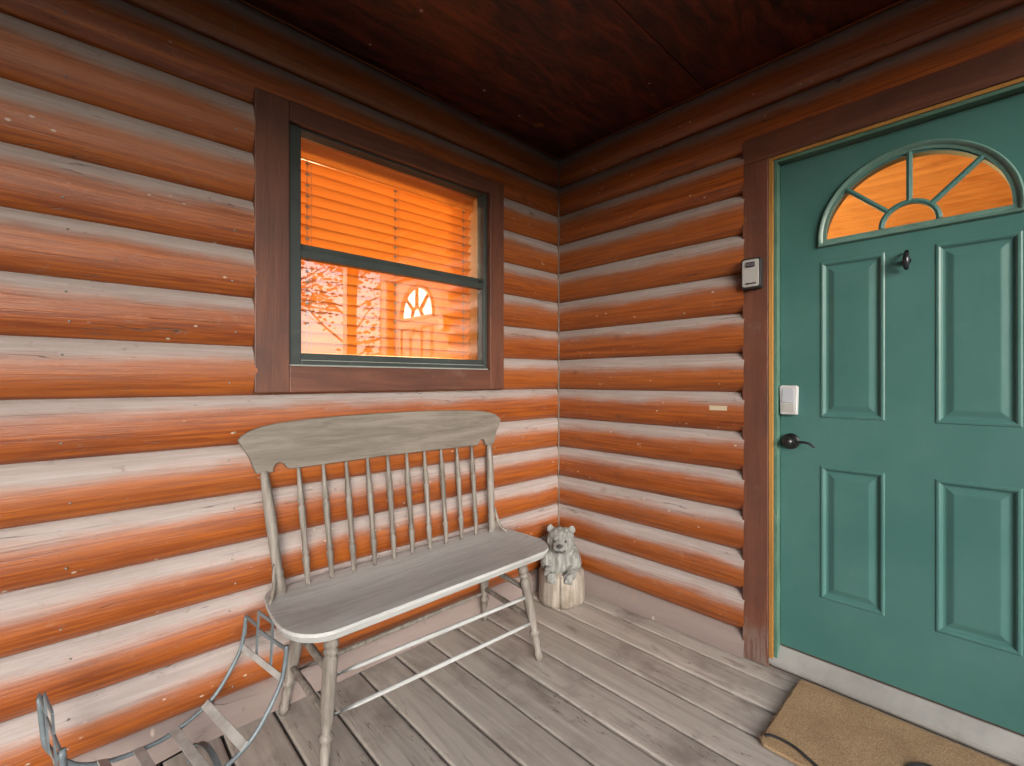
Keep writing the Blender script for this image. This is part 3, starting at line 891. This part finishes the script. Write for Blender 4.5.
# ------------------------------------------------------------------ doormat
def doormat():
    root = empty('doormat', (1.80, -.27, 0), label='tan coir doormat with black line print in front of the door', cat='doormat')
    W, D = .47, .235
    r = random.Random(2)
    def inside(x, y): return abs(x) < W and abs(y) < D
    bm = BM()
    n = 60; pts = []
    R_ = .02
    for cx, cy, a0 in ((W - R_, D - R_, 0), (-W + R_, D - R_, PI / 2), (-W + R_, -D + R_, PI), (W - R_, -D + R_, 3 * PI / 2)):
        for q in range(7):
            a = a0 + PI / 2 * q / 6; pts.append((cx + R_ * math.cos(a), cy + R_ * math.sin(a)))
    prism(bm, pts, 'z', .0015, .014)
    body = obj('mat_body', bm, M['coir'], root, bevel=.003)
    bm = BM()
    for i in range(26000):
        x, y = r.uniform(-W - .002, W + .002), r.uniform(-D - .002, D + .002)
        h = r.uniform(.002, .0055); a = r.uniform(0, 2 * PI); dx, dy = math.cos(a) * .0006, math.sin(a) * .0006
        lx, ly = r.gauss(0, .004), r.gauss(0, .004)
        bm.faces.new([bm.verts.new((x - dx, y - dy, .013)), bm.verts.new((x + dx, y + dy, .013)), bm.verts.new((x + lx, y + ly, .014 + h))])
    obj('coir_pile', bm, M['coir'], body, smooth='keep')
    # black printed curved lines (leaf-like loops)
    def smooth(ps, n=8):
        out = []
        P_ = [Vector(p) for p in ps]
        for i in range(len(P_) - 1):
            p0 = P_[max(i - 1, 0)]; p1 = P_[i]; p2 = P_[i + 1]; p3 = P_[min(i + 2, len(P_) - 1)]
            for q in range(n):
                t = q / n
                out.append(.5 * ((2 * p1) + (-p0 + p2) * t + (2 * p0 - 5 * p1 + 4 * p2 - p3) * t * t + (-p0 + 3 * p1 - 3 * p2 + p3) * t ** 3))
        out.append(P_[-1]); return out
    def pline(ps, wd):
        bm = BM(); q = [(x - 1.80, y + .27, .0172) for x, y in (tuple(p) for p in smooth(ps))]
        band(bm, q, (0, 0, 1), .0035, wd)
        obj('printed_line', bm, M['print'], body)
    pline([(1.336, -.468), (1.352, -.452), (1.385, -.447), (1.425, -.452), (1.47, -.474), (1.52, -.50)], .011)
    pline([(1.690, -.288), (1.700, -.258), (1.722, -.235), (1.752, -.226), (1.775, -.235), (1.80, -.262), (1.80, -.30)], .013)
doormat()

# ------------------------------------------------------------------ bench
def bench():
    CX, CY = .27, -1.13
    root = empty('spindle_bench', (CX, CY, 0), label='weathered grey wooden spindle back bench under the window', cat='bench')
    P = lambda x, y, z: (x - CX, y - CY, z)
    # seat: outline half-length as function of x, softly scooped
    bm = BM()
    def half(x):   # x across the seat .055 (back) .. .487 (front)
        t = (x - .055) / .432
        h = .555 + .030 * math.sin(min(1, t / .62) * PI / 2)
        if t > .62: h -= .13 * (1 - math.sqrt(max(0, 1 - ((t - .62) / .38) ** 2.2)))
        if t < .12: h -= .02 * (1 - t / .12) ** 2
        return h
    xs = [.055 + .432 * (1 - math.cos(PI * q / 30)) / 2 for q in range(31)]
    ny = 60
    def z_at(x, y):
        t = (x - .055) / .432
        e = abs(y) / half(x)
        z = .462 - .012 * math.sin(PI * min(1, t * 1.05)) ** 1.2 * (1 - e ** 4)
        z += .0008 * mnoise.noise(Vector((x * 8, y * 4, 0)))
        return z
    top = []; bot = []
    for x in xs:
        h = half(x); rt = []; rb = []
        for q in range(ny + 1):
            y = h * (-1 + 2 * q / ny)
            rt.append(bm.verts.new((x - CX, y, z_at(x, y)))); 
            ins = .985
            rb.append(bm.verts.new(((x - .27) * .955 + .27 - CX, y * ins, .428)))
        top.append(rt); bot.append(rb)
    for i in range(30):
        for q in range(ny):
            bm.faces.new((top[i][q], top[i + 1][q], top[i + 1][q + 1], top[i][q + 1]))
            bm.faces.new((bot[i][q], bot[i][q + 1], bot[i + 1][q + 1], bot[i + 1][q]))
    # rim with a rounded nose
    def ring(g): return [g[0][q] for q in range(ny + 1)] + [g[i][ny] for i in range(1, 31)] + [g[30][q] for q in range(ny - 1, -1, -1)] + [g[i][0] for i in range(29, 0, -1)]
    rt, rb = ring(top), ring(bot); n = len(rt)
    mid = []
    for a, b in zip(rt, rb):
        c = (a.co + b.co) / 2; d = Vector((c.x, c.y, 0)); d = Vector((a.co.x - b.co.x, a.co.y - b.co.y, 0)); 
        if d.length > 1e-6: d = d.normalized()
        mid.append(bm.verts.new((a.co.x + d.x * .003, a.co.y + d.y * .003, a.co.z - .010)))
    for i in range(n):
        j = (i + 1) % n
        bm.faces.new((rt[i], rt[j], mid[j], mid[i])); bm.faces.new((mid[i], mid[j], rb[j], rb[i]))
    obj('seat', bm, M['benchwood'], root, smooth=True, bevel=.002)
    # crest rail
    cc = -1.148
    sideL = [(.560, .893), (.506, .893), (.505, .908), (.496, .922), (.484, .926), (.470, .921), (.460, .905), (.446, .897), (.30, .8995), (.10, .902)]
    up = [(.615, 1.012), (.600, .985), (.583, .955), (.573, .925), (.566, .905)]
    topp = [(0, 1.087), (.15, 1.086), (.28, 1.083), (.41, 1.077), (.49, 1.070), (.545, 1.060), (.582, 1.047), (.604, 1.033), (.616, 1.020)]
    right = topp + up + sideL
    poly = [(d, z) for d, z in right] + [(-d, z) for d, z in right[::-1] if d > 1e-6]
    bm = BM()
    n = len(poly)
    def xback(z): return .055 - (z - .9) * .06
    f0 = [bm.verts.new((xback(z) + .011 - CX, cc + d - CY, z)) for d, z in poly]
    f1 = [bm.verts.new((xback(z) - .011 - CX, cc + d - CY, z)) for d, z in poly]
    bm.faces.new(f0); bm.faces.new(f1[::-1])
    for i in range(n): bm.faces.new((f0[i], f1[i], f1[(i + 1) % n], f0[(i + 1) % n]))
    obj('crest_rail', bm, M['benchcrest'], root, bevel=.003)
    # posts
    post = [(0, .016), (.05, .018), (.12, .021), (.17, .0165), (.19, .021), (.22, .016), (.4, .0175), (.6, .019), (.8, .0175), (.93, .015), (1, .013)]
    for sgn in (-1, 1):
        bm = BM(); turned(bm, P(.118, -1.143 + sgn * .50, .45), P(.058, cc + sgn * .535, .90), post)
        obj('back_post', bm, M['benchturn'], root, smooth='s')
        bm = BM(); y0 = -1.143 + sgn * .503
        tube(bm, [P(.115, y0 + sgn * .018, .575), P(.122, y0 + sgn * .022, .54), P(.134, y0 + sgn * .026, .50), P(.150, y0 + sgn * .036, .475), P(.172, y0 + sgn * .050, .462)], [.006, .007, .0075, .007, .006], 8)
        obj('arm_brace', bm, M['benchturn'], root, smooth='s')
    sp = [(0, .0075), (.08, .009), (.18, .0115), (.24, .0138), (.26, .0078), (.28, .0138), (.31, .0095), (.45, .0105), (.60, .012), (.66, .0135), (.68, .0075), (.70, .0132), (.80, .010), (.92, .0075), (1, .006)]
    for i in range(10):
        d = -.418 + .836 * i / 9
        bm = BM(); turned(bm, P(.103, -1.138 + d * .97, .452), P(.056, cc + d + .002, .905), sp, 12)
        obj('spindle', bm, M['benchturn'], root, smooth='s')
    # legs
    lg = [(0, .017), (.08, .019), (.10, .023), (.13, .0245), (.145, .0165), (.16, .024), (.18, .024), (.195, .0165), (.22, .0245), (.30, .022), (.50, .0225), (.62, .020), (.70, .0150), (.72, .0225), (.745, .0225), (.76, .0150), (.80, .018), (.90, .0135), (.92, .0165), (.95, .0175), (1, .012)]
    FT = {}; 
    tops = {('f', -1): (.405, -1.575, .435), ('f', 1): (.420, -.735, .435), ('b', -1): (.125, -1.560, .435), ('b', 1): (.125, -.700, .435)}
    feet = {('f', -1): (.462, -1.625, .0), ('f', 1): (.500, -.700, .0), ('b', -1): (.075, -1.625, .0), ('b', 1): (.070, -.655, .0)}
    for k_ in tops:
        bm = BM(); turned(bm, P(*tops[k_]), P(*feet[k_]), lg, 16); obj('leg', bm, M['benchturn'], root, smooth='s')
    def at(k_, z):
        a, b = Vector(tops[k_]), Vector(feet[k_]); t = (a.z - z) / (a.z - b.z); return a.lerp(b, t)
    def rung(a, za, b, zb, r, mat='benchturn'):
        p, q = at(a, za), at(b, zb)
        bm = BM(); turned(bm, P(*p), P(*q), [(0, r * .9), (.1, r * .95), (.3, r), (.5, r * 1.12), (.7, r), (.9, r * .95), (1, r * .9)], 10)
        obj('stretcher', bm, M[mat], root, smooth='s')
    rung(('f', -1), .285, ('f', 1), .270, .0082, 'benchwood'); rung(('f', -1), .170, ('f', 1), .160, .0082, 'benchwood')
    rung(('b', -1), .255, ('b', 1), .250, .009); rung(('b', -1), .150, ('b', 1), .150, .009)
    for s in (-1, 1):
        rung(('f', s), .300, ('b', s), .300, .012); rung(('f', s), .175, ('b', s), .175, .012)
M['benchcrest'] = mat_wood('weathered_grey_crest', (.19, .168, .140), (.325, .292, .25), stain=(.14, .122, .10), axis='Y', scale=1.3, rough=.65, amt=.5, bstr=.5)
bench()

# ------------------------------------------------------------------ metal log cradle
def rack():
    root = empty('metal_log_cradle', (.268, -1.976, 0), rz=math.radians(9.5), label='empty blue grey metal log cradle with curved rails left of the bench', cat='log rack')
    # profile in (y, z)
    pf = [(-.245, .405), (-.240, .33), (-.233, .27), (-.205, .215), (-.165, .172), (-.10, .142), (-.02, .129), (.04, .132), (.12, .160), (.165, .195), (.205, .250), (.232, .300), (.243, .345), (.250, .405)]
    def sm(ps, n=6):
        P_ = [Vector(p) for p in ps]; out = []
        for i in range(len(P_) - 1):
            p0 = P_[max(i - 1, 0)]; p1 = P_[i]; p2 = P_[i + 1]; p3 = P_[min(i + 2, len(P_) - 1)]
            for q in range(n):
                t = q / n; out.append(.5 * ((2 * p1) + (-p0 + p2) * t + (2 * p0 - 5 * p1 + 4 * p2 - p3) * t * t + (-p0 + 3 * p1 - 3 * p2 + p3) * t ** 3))
        out.append(P_[-1]); return out
    pf = [(a * 1.02, b) for a, b in pf]
    cur = sm(pf)
    def zy(y):
        best = min(cur, key=lambda p: abs(p.x - y)); return best.y
    HW = .142
    for s in (-1, 1):
        bm = BM(); tube(bm, [(s * HW, p.x, p.y) for p in cur], .0066, 8)
        obj('side_rail', bm, M['steel'], root, smooth='s')
    def slat(y, z, wd, slope):
        bm = BM(); c, s_ = math.cos(slope), math.sin(slope)
        n = []
        for a in (-1, 1):
            for b in (-1, 1):
                n.append((a, b))
        vs = []
        for x in (-HW - .004, HW + .004):
            for a, b in ((-1, -1), (1, -1), (1, 1), (-1, 1)):
                yy = y + a * wd / 2 * c - b * .002 * s_; zz = z + .006 + a * wd / 2 * s_ + b * .002 * c
                vs.append(bm.verts.new((x, yy, zz)))
        for q in range(4): bm.faces.new((vs[q], vs[(q + 1) % 4], vs[4 + (q + 1) % 4], vs[4 + q]))
        bm.faces.new(vs[:4]); bm.faces.new(vs[4:][::-1])
        obj('cross_slat', bm, M['steelw'], root, bevel=.001)
    slat(.243, .300, .020, 1.2); slat(.130, .166, .026, .65); slat(.045, .133, .026, .12); slat(-.045, .131, .026, -.08); slat(-.125, .150, .026, -.4); slat(-.232, .255, .020, -1.2)
    # end grilles: stepped outline of flat bars
    for s, y, z0 in ((1, .255, .30), (-1, -.250, .30)):
        bm = BM(); t = .012
        def bar(a, b): band(bm, [(a[0], y + s * (a[1] - .40) * .05, a[1]), (b[0], y + s * (b[1] - .40) * .05, b[1])], (0, 1, 0), .004, t)
        q = HW / 3
        xs = [-HW, -q * 1.1, q * 1.0, HW]
        bar((xs[0], .345), (xs[0], .412)); bar((xs[0], .407), (xs[1] + .005, .402))
        bar((xs[1], .300), (xs[1], .452)); bar((xs[1], .448), (xs[2], .445)); bar((xs[2], .300), (xs[2], .449))
        bar((xs[1], .390), (xs[3], .392)); bar((xs[3], .345), (xs[3], .396))
        obj('end_grille', bm, M['steel'], root)
    # arched feet
    for y in (-.11, .09):
        bm = BM()
        arc = [(-.15, .006), (-.135, .045), (-.10, .085), (-.05, .112), (0, .122), (.05, .112), (.10, .085), (.135, .045), (.15, .006)]
        band(bm, [(p.x, y, p.y) for p in sm(arc, 4)], (0, 1, 0), .016, .004)
        obj('foot', bm, M['steel'], root)
    bm = BM(); tube(bm, [(-.10, -.11, .088), (-.10, .09, .088)], .005, 8); obj('foot_brace', bm, M['steel'], root, smooth='s')
    bm = BM(); tube(bm, [(.10, -.11, .088), (.10, .09, .088)], .005, 8); obj('foot_brace', bm, M['steel'], root, smooth='s')
M['steelw'] = mat_paint('worn_pale_steel', (.48, .49, .475), .5, .2, .5, dirt=(.30, .29, .27), sc=20, metal=.0)
rack()

# ------------------------------------------------------------------ carved bear
def remeshed(bm, vox, smooth_it=2):
    me = bpy.data.meshes.new('tmp'); bm.to_mesh(me); bm.free()
    o = bpy.data.objects.new('tmp', me); COL.objects.link(o)
    r = o.modifiers.new('r', 'REMESH'); r.mode = 'VOXEL'; r.voxel_size = vox
    s = o.modifiers.new('s', 'SMOOTH'); s.iterations = smooth_it; s.factor = .5
    dg = bpy.context.evaluated_depsgraph_get(); dg.update()
    me2 = bpy.data.meshes.new_from_object(o.evaluated_get(dg))
    bpy.data.objects.remove(o); bpy.data.meshes.remove(me)
    bm = BM(); bm.from_mesh(me2); bpy.data.meshes.remove(me2)
    return bm

def bear():
    # local frame: -Y is the way the bear faces; turned to look out of the corner
    root = empty('carved_bear', (.190, -.195, 0), rz=math.radians(38), label='grey chainsaw carved wooden bear on a split stump in the corner', cat='carving')
    from mathutils import Euler
    bm = BM()
    n = 120; rings = []
    for z, r0 in ((0, .128), (.02, .130), (.06, .128), (.12, .127), (.155, .124), (.172, .115)):
        ring = []
        for k_ in range(n):
            a = 2 * PI * k_ / n
            r = r0 * (1 + .03 * math.sin(3 * a + 1) + .012 * math.sin(13 * a) + .015 * mnoise.noise(Vector((math.cos(a) * 4, math.sin(a) * 4, z * 3))))
            if abs(((a + PI / 2 + PI) % (2 * PI)) - PI) < .035: r *= .80       # the deep drying crack in front
            if abs(((a + PI / 2 - .7 + PI) % (2 * PI)) - PI) < .035: r *= .90
            ring.append(bm.verts.new((r * math.cos(a), r * math.sin(a), z + (.006 * math.sin(5 * a) if z > .15 else 0))))
        rings.append(ring)
    for r0, r1 in zip(rings, rings[1:]):
        for k_ in range(n): bm.faces.new((r0[k_], r0[(k_ + 1) % n], r1[(k_ + 1) % n], r1[k_]))
    bm.faces.new(rings[0][::-1]); bm.faces.new(rings[-1])
    obj('stump', bm, M['stump'], root, smooth='s')
    bm = BM()
    E_ = lambda *a: Euler(tuple(math.radians(q) for q in a))
    ellipsoid(bm, (0, .015, .205), (.112, .090, .110))           # belly / shoulders
    ellipsoid(bm, (0, .012, .262), (.096, .076, .062))
    for s in (-1, 1):
        ellipsoid(bm, (s * .078, -.015, .225), (.034, .045, .060), E_(15, s * -12, 0))   # upper arm
        ellipsoid(bm, (s * .060, -.070, .180), (.030, .048, .028), E_(18, 0, s * 18))    # forearm over the rim
        ellipsoid(bm, (s * .045, -.108, .163), (.029, .026, .026))                        # paw
        for q in (-1, 0, 1): ellipsoid(bm, (s * .045 + q * .016, -.128, .150), (.008, .013, .016), E_(20, 0, 0), 10, 8)
    H = Vector((0, -.010, .335))
    ellipsoid(bm, H, (.080, .072, .070))                          # skull
    ellipsoid(bm, H + Vector((0, -.02, -.030)), (.068, .055, .040))  # jowls
    ellipsoid(bm, H + Vector((0, -.066, -.018)), (.043, .036, .034))  # muzzle
    ellipsoid(bm, H + Vector((0, -.060, .006)), (.022, .034, .018))   # bridge
    for s in (-1, 1):
        ellipsoid(bm, H + Vector((s * .058, .010, .056)), (.021, .013, .024), E_(0, s * 18, 0), 16, 10)
        ellipsoid(bm, H + Vector((s * .027, -.052, .022)), (.018, .016, .012))  # brow
    bmr = remeshed(bm, .0042, 3)
    for v in bmr.verts:
        c = v.co
        d = .0058 * mnoise.noise(Vector((c.x * 55, c.y * 55, c.z * 22))) + .0018 * mnoise.noise(c * 120)
        # chisel the ears hollow and the mouth line
        for s in (-1, 1):
            e = (c - (H + Vector((s * .055, -.004, .060)))); 
            if e.length < .018 and c.y < .004: d -= .006 * (1 - e.length / .018)
            ey = (c - (H + Vector((s * .026, -.066, .008))))
            if ey.length < .012: d -= .004 * (1 - ey.length / .012)
        mz = H.z - .034 - .35 * abs(c.x) * .4
        if c.y < -.06 and abs(c.x) < .034 and abs(c.z - mz) < .006 and c.z > .28: d -= .005 * (1 - abs(c.z - mz) / .006)
        if c.z < .30 and abs(c.x) < .012 and c.y < -.03: d -= .006 * (1 - abs(c.x) / .012)
        v.co += v.normal * d if v.normal.length else Vector()
    b = obj('bear', bmr, M['carved'], root, smooth='s')
    bm = BM(); ellipsoid(bm, H + Vector((0, -.104, -.002)), (.017, .010, .011)); obj('nose', bm, M['darkcarve'], b, smooth='s')
    for s in (-1, 1):
        bm = BM(); ellipsoid(bm, H + Vector((s * .030, -.0700, .014)), (.0075, .006, .0075), seg=12, ring=8); obj('eye', bm, M['darkcarve'], b, smooth='s')
    bm = BM(); tube(bm, [(H.x - .034, -.088, H.z - .026), (H.x - .018, -.106, H.z - .038), (H.x, -.110, H.z - .034), (H.x + .018, -.106, H.z - .038), (H.x + .034, -.088, H.z - .026)], .0034, 8)
    obj('mouth', bm, M['darkcarve'], b, smooth='s')
bear()

# ------------------------------------------------------------------ trees in front of the cabin (mirrored in the panes)
def tree(x, y, h, seed, label, lean=0, leaves=1500, spread=1.0):
    r = random.Random(seed)
    root = empty('forest_tree', (x, y, -.45), rz=r.uniform(0, 6), label=label, cat='tree', group='trees standing in front of the porch')
    bm = BM()
    tr = [Vector((lean * t + .25 * math.sin(3 * t + seed), .2 * math.sin(4 * t + 2 * seed), h * t)) for t in [q / 10 for q in range(11)]]
    tube(bm, tr, [max(.02, .17 * (1 - .85 * q / 10)) for q in range(11)], 9)
    tips = []
    for i in range(26):
        t = r.uniform(.28, .97); k_ = int(t * 10); p = tr[k_].lerp(tr[min(10, k_ + 1)], t * 10 - k_)
        a = r.uniform(0, 2 * PI); L = h * .28 * spread * (1.15 - t) * r.uniform(.7, 1.3) + .4
        pts = [p]
        d = Vector((math.cos(a), math.sin(a), r.uniform(.1, .7)))
        for q in range(1, 5):
            d = (d + Vector((r.uniform(-.25, .25), r.uniform(-.25, .25), r.uniform(-.1, .2)))).normalized(); pts.append(pts[-1] + d * L / 4)
        tube(bm, pts, [.045 * (1.1 - t) * (1 - .2 * q) + .006 for q in range(5)], 5, cap=False)
        tips += [(pts[q], .10 * L + .18) for q in (2, 3, 4)]
        for q in (2, 3):
            e = pts[q] + Vector((r.uniform(-1, 1), r.uniform(-1, 1), r.uniform(-.2, .8))) * L * .3
            tube(bm, [pts[q], e], [.012, .004], 4, cap=False); tips.append((e, .10 * L + .15))
    obj('trunk', bm, M['bark'], root, smooth='s')
    bm = BM()
    for i in range(leaves):
        p, rad = r.choice(tips)
        c = p + Vector((r.gauss(0, rad), r.gauss(0, rad), r.gauss(0, rad * .7)))
        s = r.uniform(.05, .11); a = Vector((r.uniform(-1, 1), r.uniform(-1, 1), r.uniform(-1, 1))).normalized(); b, c2 = frame_of(a)
        bm.faces.new([bm.verts.new(c + b * s), bm.verts.new(c + c2 * s * .5), bm.verts.new(c - b * s), bm.verts.new(c - c2 * s * .5)])
    obj('crown', bm, M['leaf'], root, smooth='keep')
def sky_screen_forest():  # added tree ring, raised to block low sky light; foliage mirrored in panes
    r = random.Random(99); bm = BM()
    # solid undergrowth core
    n = 120
    R0 = 30; vs = []
    for q in range(n):
        a = 2 * PI * q / n; dg = math.degrees(a); dg = (dg + 180) % 360 - 180
        h = (1.3 if -45 < dg < 38 else 3.6) + 1.0 * mnoise.noise(Vector((math.cos(a) * 4, math.sin(a) * 4, 2)))
        vs.append([bm.verts.new(((R0 + d) * math.cos(a), (R0 + d) * math.sin(a), z)) for d, z in ((0, -.45), (.8, h), (3, h), (4, -.45))])
    for q in range(n):
        for e in range(3): bm.faces.new((vs[q][e], vs[(q + 1) % n][e], vs[(q + 1) % n][e + 1], vs[q][e + 1]))
    for i in range(34000):
        a = r.uniform(0, 2 * PI); rr = r.uniform(R0 - 3, R0 + 3)
        ad = (math.degrees(a) + 180) % 360 - 180
        gap = max(math.exp(-((ad - 23) / 13) ** 4), math.exp(-((ad + 22) / 24) ** 4))      # two gaps shaped to let in low light and mirrored sky
        top = 1.7 + 10.0 * (1 - gap) + 1.6 * mnoise.noise(Vector((math.cos(a) * 9, math.sin(a) * 9, 5))) + 1.2 * mnoise.noise(Vector((math.cos(a) * 30, math.sin(a) * 30, 1)))
        z = -.45 + (top + .45) * r.random() ** .8
        c = Vector((rr * math.cos(a), rr * math.sin(a), z)); s_ = r.uniform(.12, .32)
        d = Vector((r.uniform(-1, 1), r.uniform(-1, 1), r.uniform(-1, 1))).normalized(); b, c2 = frame_of(d)
        bm.faces.new([bm.verts.new(c + b * s_), bm.verts.new(c + c2 * s_ * .6), bm.verts.new(c - b * s_), bm.verts.new(c - c2 * s_ * .6)])
    tag(obj('sky_screen_forest', bm, M['leaf'], smooth='keep'), label='added ring of far-off wood blocking low sky light, seen only mirrored in the panes', cat='sky_screen_forest', kind='stuff')
M['bark'] = mat_paint('grey_brown_bark', (.08, .065, .05), .9, .3, 1, sc=4)
M['leaf'] = mat_paint('tree_leaf', (.055, .085, .03), .6, .35, .1, sc=1.2)
sky_screen_forest()
for i, (x, y, h, lab) in enumerate(((10.5, 3.6, 7.5, 'leafy tree mirrored in the left edge of the lower pane'),
                                    (16.5, 9.5, 9, 'taller leafy tree further back in the pane reflection'),
                                    (15.0, 2.0, 11, 'tall tree straight out from the porch steps'),
                                    (9.0, -16.0, 9, 'leafy tree out beyond the open side of the porch'),
                                    (8.0, -13.0, 9, 'leafy tree behind the photographer mirrored in the fanlight'))):
    tree(x, y, h, 20 + i, lab, lean=.3 * (i % 2))
